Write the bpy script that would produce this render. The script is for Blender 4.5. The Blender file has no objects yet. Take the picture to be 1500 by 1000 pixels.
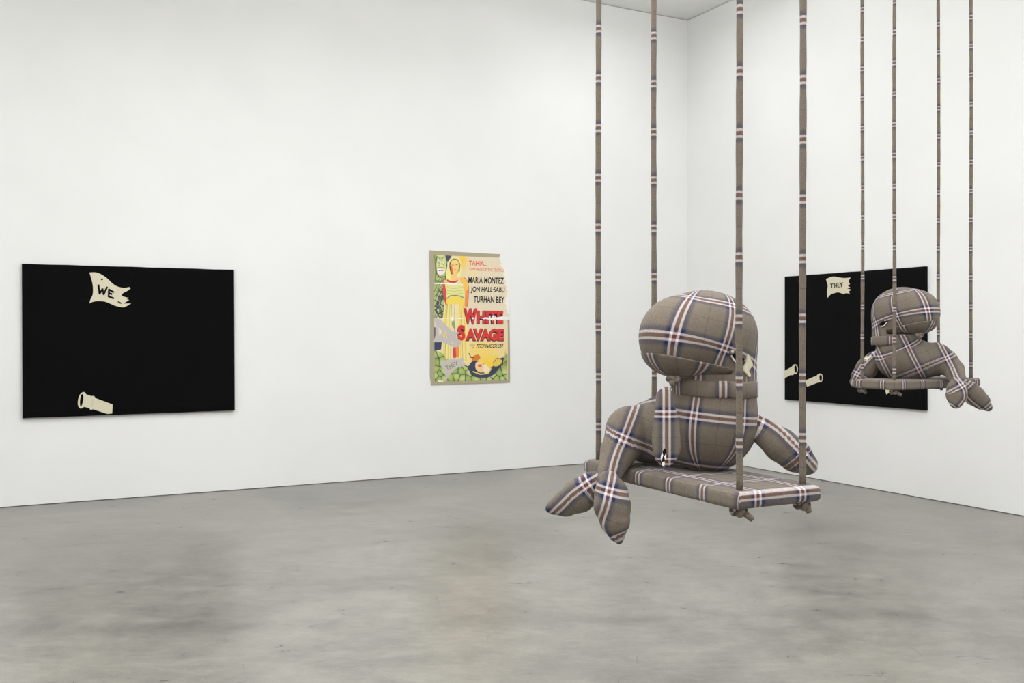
import bpy, bmesh, math, random
import numpy as np
from mathutils import Vector, Matrix
random.seed(4); np.random.seed(4)
S = bpy.context.scene
COL = S.collection
F, HY, EYE = 1395.5, 489.6, 1.5          # focal length in pixels, horizon row, eye height

# ------------------------------------------------------------------ camera, world, lights, exposure
cam_d = bpy.data.cameras.new('camera'); cam = bpy.data.objects.new('camera', cam_d); COL.objects.link(cam)
cam.location = (0, 0, EYE); cam.rotation_euler = (math.pi/2, 0, 0)
cam_d.sensor_width = 36; cam_d.lens = 36*F/1500; cam_d.shift_y = -(500-HY)/1500
cam_d.clip_start = .05
S.camera = cam
S.view_settings.view_transform = 'Standard'; S.view_settings.look = 'None'
S.view_settings.gamma = 1; S.view_settings.use_curve_mapping = False
S.view_settings.exposure = -0.06
w = bpy.data.worlds.new('world'); S.world = w; w.use_nodes = True
w.node_tree.nodes['Background'].inputs[0].default_value = (.8, .82, .85, 1)
w.node_tree.nodes['Background'].inputs[1].default_value = .3

K = np.array([2.162, 11.738])                    # the far corner of the room on the plan
DL = np.array([-.8835, -.4685])                  # along the left wall, towards the viewer
DR = np.array([.4685, -.8835])                   # along the right wall, towards the viewer
ZC = 5.37
ROT = math.atan2(DL[1], DL[0])
TURN_A = -math.atan2(DR[1], DR[0])-math.pi/2       # at the very end the place is turned by this, so that its walls run along the axes
def plan(a, b, z=0.0):                            # a metres along the left wall, b metres off it
    p = K + DL*a + DR*b
    return Vector((p[0], p[1], z))
def area(a, b, la, lb, power, z=5.05, col=(.97, .975, 1)):
    l = bpy.data.lights.new('overhead_area_light', 'AREA'); l.shape = 'RECTANGLE'
    l.size = la; l.size_y = lb; l.energy = power; l.color = col
    o = bpy.data.objects.new('overhead_area_light', l); COL.objects.link(o)
    o.location = plan(a, b, z); o.rotation_euler = (0, 0, ROT)
    return o
DOWN, UP, CORNER = 13.5, 27, 18
WASH = 38                                        # added fill: bare area lights in mid-room, turned to brighten the walls
for a, b, tx, ty in ((1.4, 8.0, 0, -1), (5.4, 8.6, 0, -1), (9.4, 8.0, 0, -1), (6.2, 4.6, -1, 0), (6.2, 7.6, -1, 0), (6.6, 10.6, -1, 0)):
    o = area(a, b, 1.6, .5, WASH*(1.8 if a == 1.4 else 1.35 if tx else .65), 4.85)
    dv = Vector((*(DL*tx+DR*ty), -1.3)); o.rotation_euler = dv.to_track_quat('-Z', 'Y').to_euler()
for b in (2.6, 5.6, 8.6, 11.4):
    for a in (2.0, 5.5, 9.0):
        area(a, b, 2.6, .5, DOWN*(.12 if a < 3 or b < 3 else 1.9))
        if (a, b) == (2.0, 2.6): a, b = 2.6, 3.2
        area(a, b, 2.6, .6, UP*(1.5 if a == 2.6 else .2 if a < 3 or b < 3 else 1.5), 4.6).rotation_euler = (math.pi, 0, ROT)
area(1.45, 1.45, .7, .7, CORNER, 5.15)  # added light that lifts the dim far corner

# ------------------------------------------------------------------ helpers
def lin(c):
    return tuple(((v/255)/12.92 if v/255 <= .04045 else ((v/255+.055)/1.055)**2.4) for v in c[:3])
def lin4(c): return lin(c)+(1.0,)
def at(px, py, Y): return np.array([(px-750)/F*Y, Y, EYE-(py-HY)/F*Y])
def tag(o, label=None, cat=None, group=None, kind=None):
    if label: o['label'] = label
    if cat: o['category'] = cat
    if group: o['group'] = group
    if kind: o['kind'] = kind
    return o
def empty(name, loc, rz=0):
    o = bpy.data.objects.new(name, None); COL.objects.link(o)
    o.location = loc; o.rotation_euler = (0, 0, rz); o.empty_display_size = .1
    return o
def link(name, me, mat, parent=None, smooth=True):
    o = bpy.data.objects.new(name, me); COL.objects.link(o)
    if mat is not None and len(me.materials) == 0: me.materials.append(mat)
    if smooth: me.polygons.foreach_set('use_smooth', [True]*len(me.polygons))
    if parent is not None:
        o.parent = parent
        bpy.context.view_layer.update()
        o.matrix_parent_inverse = parent.matrix_world.inverted()
    return o
def mesh(name, v, f, mat=None, parent=None, uv=None, smooth=False):
    me = bpy.data.meshes.new(name)
    me.from_pydata([tuple(map(float, p)) for p in v], [], [tuple(map(int, q)) for q in f]); me.update()
    if uv is not None:
        lay = me.uv_layers.new(name='plaid')
        li = np.empty(len(me.loops), int); me.loops.foreach_get('vertex_index', li)
        lay.data.foreach_set('uv', np.asarray(uv, float)[li].ravel())
    return link(name, me, mat, parent, smooth)

class NT:
    def __init__(s, name):
        s.m = bpy.data.materials.new(name); s.m.use_nodes = True; s.t = s.m.node_tree
        s.b = s.t.nodes['Principled BSDF']; s.o = s.t.nodes['Material Output']
    def n(s, kind, **kw):
        nd = s.t.nodes.new(kind)
        for k, v in kw.items():
            if k.startswith('i_'): nd.inputs[k[2:].replace('_', ' ')].default_value = v
            else: setattr(nd, k, v)
        return nd
    def l(s, a, b): s.t.links.new(a, b)
    def math(s, op, a, b=None, c=None):
        nd = s.n('ShaderNodeMath', operation=op)
        for i, x in enumerate((a, b, c)):
            if x is None: continue
            if isinstance(x, (int, float)): nd.inputs[i].default_value = x
            else: s.l(x, nd.inputs[i])
        return nd.outputs[0]
    def mix(s, f, a, b, blend='MIX'):
        nd = s.n('ShaderNodeMix', data_type='RGBA', blend_type=blend)
        for i, x in ((0, f), (6, a), (7, b)):
            if isinstance(x, (int, float)): nd.inputs[i].default_value = x
            elif isinstance(x, tuple): nd.inputs[i].default_value = x
            else: s.l(x, nd.inputs[i])
        return nd.outputs[2]
    def ramp(s, x, stops, interp='LINEAR'):
        nd = s.n('ShaderNodeValToRGB'); r = nd.color_ramp; r.interpolation = interp
        while len(r.elements) < len(stops): r.elements.new(.5)
        for e, (p, c) in zip(r.elements, stops):
            e.position = p; e.color = c if len(c) == 4 else tuple(c)+(1,)
        s.l(x, nd.inputs[0]); return nd.outputs[0]

def plain(name, rgb, rough=.7, spec=.3, noise=.05, scale=60, bump=0.0, sheen=0):
    t = NT(name); c = lin4(rgb)
    nz = t.n('ShaderNodeTexNoise', i_Scale=scale, i_Detail=4.0)
    g = t.n('ShaderNodeTexCoord'); t.l(g.outputs['Object'], nz.inputs['Vector'])
    f = t.math('MULTIPLY_ADD', nz.outputs['Fac'], 2*noise, 1-noise)
    v = t.n('ShaderNodeVectorMath', operation='SCALE'); v.inputs[0].default_value = c[:3]; t.l(f, v.inputs['Scale'])
    t.l(v.outputs[0], t.b.inputs['Base Color'])
    t.b.inputs['Roughness'].default_value = rough; t.b.inputs['Specular IOR Level'].default_value = spec
    if sheen: t.b.inputs['Sheen Weight'].default_value = sheen
    if bump:
        bp = t.n('ShaderNodeBump', i_Strength=bump, i_Distance=.002); t.l(nz.outputs['Fac'], bp.inputs['Height'])
        t.l(bp.outputs[0], t.b.inputs['Normal'])
    return t.m

def plaid_material():
    t = NT('plaid_wool')
    uv = t.n('ShaderNodeUVMap', uv_map='plaid'); sp = t.n('ShaderNodeSeparateXYZ'); t.l(uv.outputs[0], sp.inputs[0])
    G, Bl, Wh, Rd, Dk = lin4((112, 102, 90)), lin4((28, 38, 74)), lin4((222, 212, 210)), lin4((98, 57, 48)), lin4((78, 72, 66))
    nzp = t.n('ShaderNodeTexNoise', i_Scale=320.0, i_Detail=2.0); t.l(uv.outputs[0], nzp.inputs['Vector'])
    def thread(x):
        j = t.math('MULTIPLY_ADD', nzp.outputs['Fac'], .012, -.006)
        x = t.math('ADD', x, j)
        fr = t.math('SUBTRACT', t.math('FRACT', t.math('ADD', x, .5)), .5)
        a = t.math('ABSOLUTE', fr)                       # 0 in the band's middle .. 0.5 between bands
        m = t.math('MULTIPLY', a, 2.0)
        return t.ramp(m, [(0, Rd), (.054, Rd), (.08, Wh), (.138, Wh), (.166, Bl), (.24, Bl), (.37, G), (.984, G), (.990, Dk), (1, Dk)])
    cu, cv = thread(sp.outputs[0]), thread(sp.outputs[1])
    c = t.mix(.5, cu, cv)
    c2 = t.mix(.15, c, t.mix(1.0, cu, cv, 'MULTIPLY'))
    # woven relief and flecks: sizes in repeats of the cloth
    nz = t.n('ShaderNodeTexNoise', i_Scale=58.0, i_Detail=4.0, i_Roughness=.8); t.l(uv.outputs[0], nz.inputs['Vector'])
    n2 = t.n('ShaderNodeTexNoise', i_Scale=9.0, i_Detail=3.0); t.l(uv.outputs[0], n2.inputs['Vector'])
    tw = t.n('ShaderNodeTexWave', wave_type='BANDS', bands_direction='DIAGONAL', i_Scale=26.0, i_Distortion=1.5)
    t.l(uv.outputs[0], tw.inputs['Vector'])
    k = t.math('MULTIPLY_ADD', nz.outputs['Fac'], 1.5, .22)
    n3 = t.n('ShaderNodeTexNoise', i_Scale=26.0, i_Detail=3.0, i_Roughness=.75); t.l(uv.outputs[0], n3.inputs['Vector'])
    k = t.math('MULTIPLY', k, t.math('MULTIPLY_ADD', n3.outputs['Fac'], .7, .66))
    k = t.math('MULTIPLY', k, t.math('MULTIPLY_ADD', n2.outputs['Fac'], .2, .92))
    k = t.math('MULTIPLY', k, t.math('MULTIPLY_ADD', tw.outputs['Fac'], .12, .94))
    v = t.n('ShaderNodeVectorMath', operation='SCALE'); t.l(c, v.inputs[0]); t.l(k, v.inputs['Scale'])
    t.l(v.outputs[0], t.b.inputs['Base Color'])
    t.b.inputs['Roughness'].default_value = .95; t.b.inputs['Specular IOR Level'].default_value = .1
    t.b.inputs['Sheen Weight'].default_value = .12; t.b.inputs['Sheen Roughness'].default_value = .6
    bp = t.n('ShaderNodeBump', i_Strength=.5, i_Distance=.003); t.l(nz.outputs['Fac'], bp.inputs['Height']); t.l(bp.outputs[0], t.b.inputs['Normal'])
    return t.m
PLAID = plaid_material()

def wall_material():
    t = NT('white_wall_paint'); g = t.n('ShaderNodeTexCoord')
    nz = t.n('ShaderNodeTexNoise', i_Scale=1.3, i_Detail=5.0); t.l(g.outputs['Object'], nz.inputs['Vector'])
    c = t.ramp(nz.outputs['Fac'], [(.3, lin4((232, 232, 230))), (.7, lin4((236, 236, 234)))])
    t.l(c, t.b.inputs['Base Color']); t.b.inputs['Roughness'].default_value = .75; t.b.inputs['Specular IOR Level'].default_value = .2
    n2 = t.n('ShaderNodeTexNoise', i_Scale=220.0); t.l(g.outputs['Object'], n2.inputs['Vector'])
    bp = t.n('ShaderNodeBump', i_Strength=.05, i_Distance=.001); t.l(n2.outputs['Fac'], bp.inputs['Height']); t.l(bp.outputs[0], t.b.inputs['Normal'])
    return t.m
WALL = wall_material()

def floor_material():
    t = NT('polished_concrete'); tc = t.n('ShaderNodeTexCoord'); g = t.n('ShaderNodeMapping'); g.inputs['Rotation'].default_value = (0, 0, -TURN_A)
    t.l(tc.outputs['Object'], g.inputs['Vector'])
    def noise(scale, stretch, rot=0, detail=6, rough=.6, dist=0):
        mp = t.n('ShaderNodeMapping'); mp.inputs['Scale'].default_value = stretch; mp.inputs['Rotation'].default_value = (0, 0, rot)
        t.l(g.outputs[0], mp.inputs['Vector'])
        nz = t.n('ShaderNodeTexNoise', i_Scale=scale, i_Detail=float(detail), i_Roughness=rough, i_Distortion=dist)
        t.l(mp.outputs[0], nz.inputs['Vector']); return nz.outputs['Fac']
    cloud = noise(.8, (1, 1, 1), 0, 7, .62, .6)
    mott = noise(3.2, (1, 1.4, 1), .3, 8, .7, .4)
    streak = noise(7.0, (1, 2.6, 1), .25, 9, .8, 1.2)
    grain = noise(90.0, (1, 2.0, 1), .15, 4, .8)
    f = t.math('MULTIPLY_ADD', cloud, .30, t.math('MULTIPLY', mott, .25))
    f = t.math('ADD', f, t.math('MULTIPLY', streak, .27)); f = t.math('ADD', f, t.math('MULTIPLY', grain, .18))
    c = t.ramp(f, [(.38, lin4((94, 92, 86))), (.46, lin4((116, 114, 107))), (.52, lin4((131, 128, 120))), (.61, lin4((150, 147, 138)))])
    # an old stain line across the slab, about five metres from the door side
    sp = t.n('ShaderNodeSeparateXYZ'); t.l(g.outputs[0], sp.inputs[0])
    wob = noise(1.1, (1, .2, 1), 0, 5, .6)
    line = t.math('ADD', sp.outputs[1], t.math('MULTIPLY_ADD', wob, .5, -.25))
    line = t.math('ADD', line, t.math('MULTIPLY', sp.outputs[0], -.06))
    d = t.math('ABSOLUTE', t.math('SUBTRACT', line, 4.98))
    band = t.math('SUBTRACT', 1.0, t.math('MINIMUM', t.math('MULTIPLY', d, 7.0), 1.0))
    brk = t.ramp(noise(2.2, (1, .5, 1), .1, 6, .7), [(.4, (0, 0, 0)), (.62, (1, 1, 1))])
    band = t.math('MULTIPLY', t.math('MULTIPLY', band, brk), .6)
    c = t.mix(band, c, lin4((84, 83, 79)))
    # hairline scratches
    vo = t.n('ShaderNodeTexVoronoi', feature='DISTANCE_TO_EDGE', i_Scale=1.7)
    mp = t.n('ShaderNodeMapping'); mp.inputs['Scale'].default_value = (1, .8, 1); t.l(g.outputs[0], mp.inputs['Vector'])
    wv = t.n('ShaderNodeTexNoise', i_Scale=2.5, i_Detail=1.0); t.l(mp.outputs[0], wv.inputs['Vector'])
    ad = t.mix(.35, mp.outputs[0], wv.outputs['Color'], 'ADD'); t.l(ad, vo.inputs['Vector'])
    scr = t.math('LESS_THAN', vo.outputs['Distance'], .0028)
    gate = t.math('GREATER_THAN', noise(3.7, (1, 1, 1), .9, 2, .5), .60)
    c = t.mix(t.math('MULTIPLY', t.math('MULTIPLY', scr, gate), .38), c, lin4((66, 65, 62)))
    t.l(c, t.b.inputs['Base Color'])
    r = t.ramp(t.math('MULTIPLY_ADD', streak, .5, t.math('MULTIPLY', mott, .5)), [(.3, (.25,)*3), (.7, (.36,)*3)])
    t.l(r, t.b.inputs['Roughness']); t.b.inputs['Specular IOR Level'].default_value = .5
    bp = t.n('ShaderNodeBump', i_Strength=.06, i_Distance=.002); t.l(streak, bp.inputs['Height']); t.l(bp.outputs[0], t.b.inputs['Normal'])
    return t.m

# ------------------------------------------------------------------ the room
A1, B1, TH = 11.0, 13.2, .2
def slab(name, a0, a1, b0, b1, z0, z1, mat, parent=None):
    v = [plan(a, b, z) for z in (z0, z1) for a, b in ((a0, b0), (a1, b0), (a1, b1), (a0, b1))]
    f = [(0, 1, 2, 3), (7, 6, 5, 4), (0, 4, 5, 1), (1, 5, 6, 2), (2, 6, 7, 3), (3, 7, 4, 0)]
    return mesh(name, v, f, mat, parent)
FLOORM = floor_material()
CEILM = plain('ceiling_paint', (240, 240, 237), .85, .2, .01, 4)
tag(slab('floor', -TH, A1+TH, -TH, B1+TH, -TH, 0, FLOORM), 'grey polished concrete floor', kind='structure')
tag(slab('ceiling', -TH, A1+TH, -TH, B1+TH, ZC, ZC+TH, CEILM), 'white ceiling', kind='structure')
GAP = .006
for nm, ex in (('wall_left', (-TH, A1+TH, -TH, 0)), ('wall_right', (-TH, 0, 0, B1)),
               ('wall_near', (0, A1, B1, B1+TH)), ('wall_far_left', (A1, A1+TH, 0, B1))):
    tag(slab(nm, *ex, GAP, ZC-.006, WALL), 'white painted gallery wall', kind='structure')
GAPM = plain('shadow_gap', (120, 112, 98), .9, .1, .05, 30)  # dark colour stands in for the shadow line under the walls
tag(slab('wall_foot_shade_1', -TH+.02, A1+TH-.02, -TH+.02, -.008, 0, GAP, GAPM), 'thin recessed strip, coloured dark as a shadow line, at the foot of the left wall', kind='structure')
tag(slab('wall_foot_shade_2', -TH+.02, -.008, -.008, B1, 0, GAP, GAPM), 'thin recessed strip, coloured dark as a shadow line, at the foot of the right wall', kind='structure')

# ------------------------------------------------------------------ work hung on the walls
class WallFrame:                                  # coordinates on a plane parallel to a wall
    def __init__(s, side, off=0.0):
        s.d = DL if side == 'L' else DR
        s.n = DR if side == 'L' else DL           # off the wall, into the room
        s.k = K + s.n*off; s.side = side; s.off = off
    def st(s, px, py):
        r = np.array([(px-750)/F, 1.0])
        M = np.array([[r[0], -s.d[0]], [r[1], -s.d[1]]])
        Y, t = np.linalg.solve(M, s.k)
        return t, EYE-(py-HY)/F*Y
    def p(s, t, z, off=0.0):
        q = s.k + s.d*t + s.n*off
        return np.array([q[0], q[1], z])
    def px(s, t, z):
        q = s.k[:, None] + s.d[:, None]*t
        return 750+F*q[0]/q[1], HY-F*(z-EYE)/q[1]

def flat(name, fr, loops, mat, parent, off=0.0, thick=.001):
    """one thin sheet cut to an outline (first loop) with holes (other loops), in wall metres"""
    cu = bpy.data.curves.new(name, 'CURVE'); cu.dimensions = '2D'; cu.fill_mode = 'BOTH'; cu.extrude = thick/2
    for lp in loops:
        sp = cu.splines.new('POLY'); sp.points.add(len(lp)-1)
        for q, (x, y) in zip(sp.points, lp): q.co = (x, y, 0, 1)
        sp.use_cyclic_u = True
    return curve_to(name, cu, fr, mat, parent, off, thick)
def curve_to(name, cu, fr, mat, parent, off, thick, fit=None):
    tmp = bpy.data.objects.new('tmp', cu); COL.objects.link(tmp)
    dg = bpy.context.evaluated_depsgraph_get(); dg.update()
    me = bpy.data.meshes.new_from_object(tmp.evaluated_get(dg)); me.name = name
    bpy.data.objects.remove(tmp); bpy.data.curves.remove(cu)
    n = len(me.vertices); co = np.empty(n*3); me.vertices.foreach_get('co', co); co = co.reshape(-1, 3)
    if fit is not None: co = fit(co)
    o2 = np.array([fr.p(c[0], c[1], off+thick/2+c[2]) for c in co])
    me.vertices.foreach_set('co', o2.ravel()); me.materials.clear(); me.update()
    if fr.side == 'R': pass
    return link(name, me, mat, parent, smooth=False)
def text(name, s, fr, box, mat, parent, off, bold=0.0, shear=0.0, thick=.0006):
    """lettering stretched into a box given by three wall points: lower left, lower right, upper left"""
    cu = bpy.data.curves.new(name, 'FONT'); cu.body = s; cu.size = 1; cu.offset = bold; cu.shear = shear; cu.extrude = thick/2
    ll, lr, ul = [np.array(q) for q in box]
    def fit(co):
        x0, x1 = co[:, 0].min(), co[:, 0].max(); y0, y1 = co[:, 1].min(), co[:, 1].max()
        a = (co[:, 0]-x0)/(x1-x0); b = (co[:, 1]-y0)/(y1-y0)
        q = ll[None]+a[:, None]*(lr-ll)[None]+b[:, None]*(ul-ll)[None]
        return np.column_stack([q, co[:, 2]])
    return curve_to(name, cu, fr, mat, parent, off, thick, fit)

VELVET = plain('black_velvet', (7, 7, 9), .95, .12, .25, 3.0, .1, sheen=.02)
CREAM = plain('cream_felt', (214, 207, 182), .9, .1, .04, 160, .2)

def painting(side, corners, label, tone):
    """corners: px of the canvas face: top-left, top-right, bottom-right, bottom-left"""
    D = .035
    fr = WallFrame(side, D+.004)
    c = [np.array(fr.st(*q)) for q in corners]
    mid = sum(c)/4
    base = fr.p(mid[0], c[3][1], -D/2)
    root = empty('painting', base)
    tag(root, label, 'painting')
    # stretched cloth: a slightly slack rounded slab
    n, m = 44, 28
    V = []; Q = []
    for layer in (0, 1):
        for j in range(m+1):
            for i in range(n+1):
                a, b = i/n, j/m
                st = (1-b)*((1-a)*c[3]+a*c[2])+b*((1-a)*c[0]+a*c[1])
                e = min(a, 1-a)*2.4, min(b, 1-b)*1.6
                o = -D if layer == 0 else 0.0
                if layer:
                    edge = min(min(e[0], .03)/.03, min(e[1], .03)/.03)
                    o = -.004*(1-edge)
                wav = .0007*math.sin(a*23+b*3)+.0006*math.sin(a*41)
                if j in (0, m): st = st+np.array([0, wav])
                V.append(fr.p(st[0], st[1], o))
    N = (n+1)*(m+1)
    for j in range(m):
        for i in range(n):
            q = j*(n+1)+i
            Q.append((N+q, N+q+1, N+q+n+2, N+q+n+1)); Q.append((q, q+n+1, q+n+2, q+1))
    for i in range(n):
        Q.append((i, i+1, N+i+1, N+i)); k = m*(n+1)+i; Q.append((k+1, k, N+k, N+k+1))
    for j in range(m):
        a = j*(n+1); b = a+n+1; Q.append((b, a, N+a, N+b)); Q.append((a+n, b+n, N+b+n, N+a+n))
    cv = mesh('canvas', V, Q, VELVET, root)
    bm = bmesh.new(); bm.from_mesh(cv.data); bmesh.ops.recalc_face_normals(bm, faces=bm.faces); bm.to_mesh(cv.data); bm.free()
    return fr, root
def pxl(fr, pts): return [fr.st(*q) for q in pts]
def smoothloop(pts, closed=True, k=4, sharp=()):
    """Catmull-Rom through the points; indices in sharp stay corners"""
    out = []; n = len(pts); P = [np.array(p, float) for p in pts]
    for i in range(n if closed else n-1):
        p0, p1, p2, p3 = P[(i-1) % n], P[i], P[(i+1) % n], P[(i+2) % n]
        if i in sharp: p0 = p1
        if (i+1) % n in sharp: p3 = p2
        for j in range(k):
            t = j/k
            out.append(tuple(.5*((2*p1)+(p2-p0)*t+(2*p0-5*p1+4*p2-p3)*t*t+(3*p1-p0-3*p2+p3)*t**3)))
    return out
def stroke(p, q, w0, w1=None):
    p, q = np.array(p, float), np.array(q, float); d = q-p; d /= np.linalg.norm(d); nn = np.array([-d[1], d[0]]); w1 = w1 or w0
    p = p-d*w0*.3; q = q+d*w1*.3
    return [p+nn*w0/2, q+nn*w1/2, q-nn*w1/2, p-nn*w0/2]
INK = plain('black_ink', (22, 22, 24), .9, .1, .05, 60)

frL, paintL = painting('L', [(32, 386), (343, 395), (344, 601), (33, 612.5)],
                       'large black painting on the left wall with a cream WE flag and one spyglass', 0)
c7 = lambda x, y: (100+x/11.11, 380+y/11.11)
flag = [c7(*q) for q in [(345, 212), (410, 208), (470, 215), (560, 255), (640, 315), (720, 390), (790, 435), (880, 460), (950, 458), (1010, 443),
                          (980, 462), (1018, 466), (960, 510), (900, 540), (862, 578), (905, 605), (985, 625), (945, 645), (990, 658), (935, 690), (905, 717),
                          (1022, 712), (960, 750), (905, 776), (830, 768), (760, 750), (680, 715), (590, 682), (480, 675), (400, 686), (345, 712),
                          (365, 640), (398, 570), (402, 450), (385, 350)]]
holes = [[(530, 318), (548, 309), (568, 318), (560, 333), (535, 335)], [(798, 490), (808, 487), (815, 495), (805, 501)],
         [(800, 680), (830, 682), (860, 700), (868, 716), (845, 718), (815, 700)]]
f1 = flat('flag', frL, [pxl(frL, smoothloop(flag, sharp=(0, 9, 10, 11, 14, 16, 17, 18, 20, 21, 30)))] +
          [pxl(frL, smoothloop([c7(*q) for q in h])) for h in holes], CREAM, paintL, .0005, .002)
def letters(fr, strokes, wpx, parent, off, mat=INK):
    V = []; Q = []
    for p, q in strokes:
        lp = [fr.st(*x) for x in stroke(p, q, wpx)]
        k = len(V)
        V += [fr.p(x, y, off) for x, y in lp]+[fr.p(x, y, off+.0012) for x, y in lp]
        Q += [(k, k+1, k+2, k+3), (k+4, k+5, k+6, k+7)]+[(k+i, k+(i+1) % 4, k+4+(i+1) % 4, k+4+i) for i in range(4)]
    return mesh('lettering', V, Q, mat, parent)
WE = [((492, 415), (508, 558)), ((508, 558), (556, 478)), ((556, 478), (576, 566)), ((576, 566), (630, 450)),
      ((662, 488), (656, 600)), ((665, 490), (735, 530)), ((660, 545), (705, 562)), ((656, 600), (735, 630))]
letters(frL, [(c7(*a), c7(*b)) for a, b in WE], 2.7, f1, .0030)
def spyglass(fr, parent, body, rim, hole, collar):
    o = flat('spyglass', fr, [pxl(fr, body)], CREAM, parent, .0005, .002)
    flat('rim', fr, [pxl(fr, smoothloop(rim)), pxl(fr, smoothloop(hole))], CREAM, o, .0026, .0012)
    if collar: letters(fr, collar, .35, o, .0028, GREYLINE).name = 'seam_line'
    return o
GREYLINE = plain('seam_grey', (150, 142, 120), .9, .1)
c8 = lambda x, y: (100+x/12.5, 560+y/12.5)
outer = [(235, 195), (275, 172), (305, 182), (328, 218), (425, 250), (455, 246), (480, 255), (500, 288), (812, 402), (804, 565), (715, 575),
         (450, 488), (430, 500), (400, 497), (385, 468), (290, 445), (262, 462), (235, 478), (200, 462), (180, 430), (174, 370), (182, 300), (205, 235)]
hole = [(255, 212), (272, 225), (277, 280), (268, 350), (250, 415), (228, 437), (214, 410), (212, 350), (222, 280), (236, 230)]
outerp = [c8(*q) for q in outer]; holep = [c8(*q) for q in hole]
o = flat('spyglass', frL, [pxl(frL, outerp), pxl(frL, smoothloop(holep))], CREAM, paintL, .0005, .002)
letters(frL, [(c8(448, 320), c8(445, 370)), (c8(445, 370), c8(430, 430))], .35, o, .0026, GREYLINE).name = 'seam_line'

frR, paintR = painting('R', [(1149, 405), (1355, 390), (1355, 601), (1149, 585)],
                       'large black painting on the right wall with a cream THEY flag and two spyglasses', 1)
c5 = lambda x, y: (1130+x/4.167, 380+y/4.167)
flag2 = [c5(*q) for q in [(334, 120), (360, 108), (385, 104), (420, 110), (445, 113), (484, 110), (470, 132), (480, 150), (466, 160), (482, 170), (462, 176), (488, 184),
                           (470, 196), (480, 208), (455, 205), (440, 210), (410, 200), (380, 206), (360, 215), (342, 235), (340, 190), (345, 160)]]
f2 = flat('flag', frR, [pxl(frR, smoothloop(flag2, sharp=(0, 5, 6, 7, 8, 9, 10, 11, 12, 13, 19)))], CREAM, paintR, .0005, .002)
THEY = [((360, 150), (382, 148)), ((370, 149), (370, 173)), ((387, 147), (388, 171)), ((399, 145), (401, 169)), ((387, 160), (400, 157)),
        ((407, 144), (409, 168)), ((407, 144), (416, 143)), ((407, 156), (415, 155)), ((409, 168), (418, 167)), ((421, 141), (428, 153)), ((436, 139), (428, 153)), ((428, 153), (428, 167))]
letters(frR, [(c5(*a), c5(*b)) for a, b in THEY], 1.0, f2, .0030)
for body, hl in (([(76, 682), (108, 664), (128, 652), (134, 642), (146, 638), (156, 644), (162, 662), (160, 684), (152, 700), (140, 697), (132, 706), (118, 704), (76, 726)],
                  [(146, 646), (153, 650), (157, 668), (154, 688), (146, 688), (141, 672), (141, 654)]),
                 ([(208, 738), (262, 714), (276, 710), (284, 700), (296, 695), (308, 699), (315, 715), (313, 734), (304, 750), (292, 748), (280, 752), (218, 776)],
                  [(300, 703), (307, 707), (310, 722), (306, 740), (299, 741), (294, 728), (294, 711)])):
    flat('spyglass', frR, [pxl(frR, [c5(*q) for q in body]), pxl(frR, smoothloop([c5(*q) for q in hl]))], CREAM, paintR, .0005, .002)
flat('flag_corner', frR, [pxl(frR, [(1294.5, 560), (1312, 562), (1305, 573.5), (1298.5, 577.5)])], CREAM, paintR, .0005, .002)

# ------------------------------------------------------------------ the torn film poster
PAPER = plain('tan_backing_paper', (172, 162, 136), .8, .2, .05, 40)
frP = WallFrame('L', .004)
pc = frP.st(688, 562)
poster = tag(empty('poster', frP.p(pc[0], pc[1], 0)), 'torn film poster with woman in headscarf and red title, between painting and swings', 'poster')
back = [(629, 366.5), (733, 372.3), (731, 376.5), (729, 378), (727, 388), (731, 400), (733, 425), (734, 450), (735, 466), (740, 468), (746, 467.5), (746.8, 515), (747, 560), (690, 562), (631.5, 563.8), (629.8, 551), (630, 460)]
flat('backing_sheet', frP, [pxl(frP, back)], PAPER, poster, 0, .004)
P1 = lambda x, y: (620+x/9.09, 360+y/9.09)
P2 = lambda x, y: (620+x/7.69, 440+y/7.69)
P3 = lambda x, y: (620+x/8.33, 360+y/8.33)
P4 = lambda x, y: (620+x/8.33, 460+y/8.33)
NX, NZ = 270, 430
gt0, gz0 = frP.st(635.6, 559); gt1, _ = frP.st(747.5, 465); gz1 = frP.st(635.6, 373)[1]
gx, gz = np.meshgrid(np.linspace(gt0, gt1, NX+1), np.linspace(gz0, gz1, NZ+1))
PX, PY = frP.px(gx.ravel(), gz.ravel())
rgb = np.zeros((len(PX), 3)); rgb[:] = (228, 214, 186)
def inpoly(poly):
    x0, y0 = zip(*poly); c = np.zeros(len(PX), bool); n = len(poly)
    for i in range(n):
        xa, ya, xb, yb = x0[i], y0[i], x0[i-1], y0[i-1]
        if ya == yb: continue
        c ^= ((ya > PY) != (yb > PY)) & (PX < (xb-xa)*(PY-ya)/(yb-ya)+xa)
    return c
def fill(poly, col, a=1.0, sm=True):
    p = smoothloop(poly) if sm else poly
    m = inpoly(p); rgb[m] = rgb[m]*(1-a)+np.array(col)*a; return m
def line(pts, wd, col, a=1.0):
    for (xa, ya), (xb, yb) in zip(pts[:-1], pts[1:]):
        dx, dy = xb-xa, yb-ya; L = dx*dx+dy*dy+1e-9
        t = np.clip(((PX-xa)*dx+(PY-ya)*dy)/L, 0, 1)
        d = np.hypot(PX-xa-t*dx, PY-ya-t*dy)
        k = np.clip((wd/2-d)/.25+.5, 0, 1)[:, None]*a
        rgb[:] = rgb*(1-k)+np.array(col)*k
def soft(cx, cy, rx, ry, col, a=1.0):
    d = ((PX-cx)/rx)**2+((PY-cy)/ry)**2; k = (np.exp(-d*1.5)*a)[:, None]
    rgb[:] = rgb*(1-k)+np.array(col)*k
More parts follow.
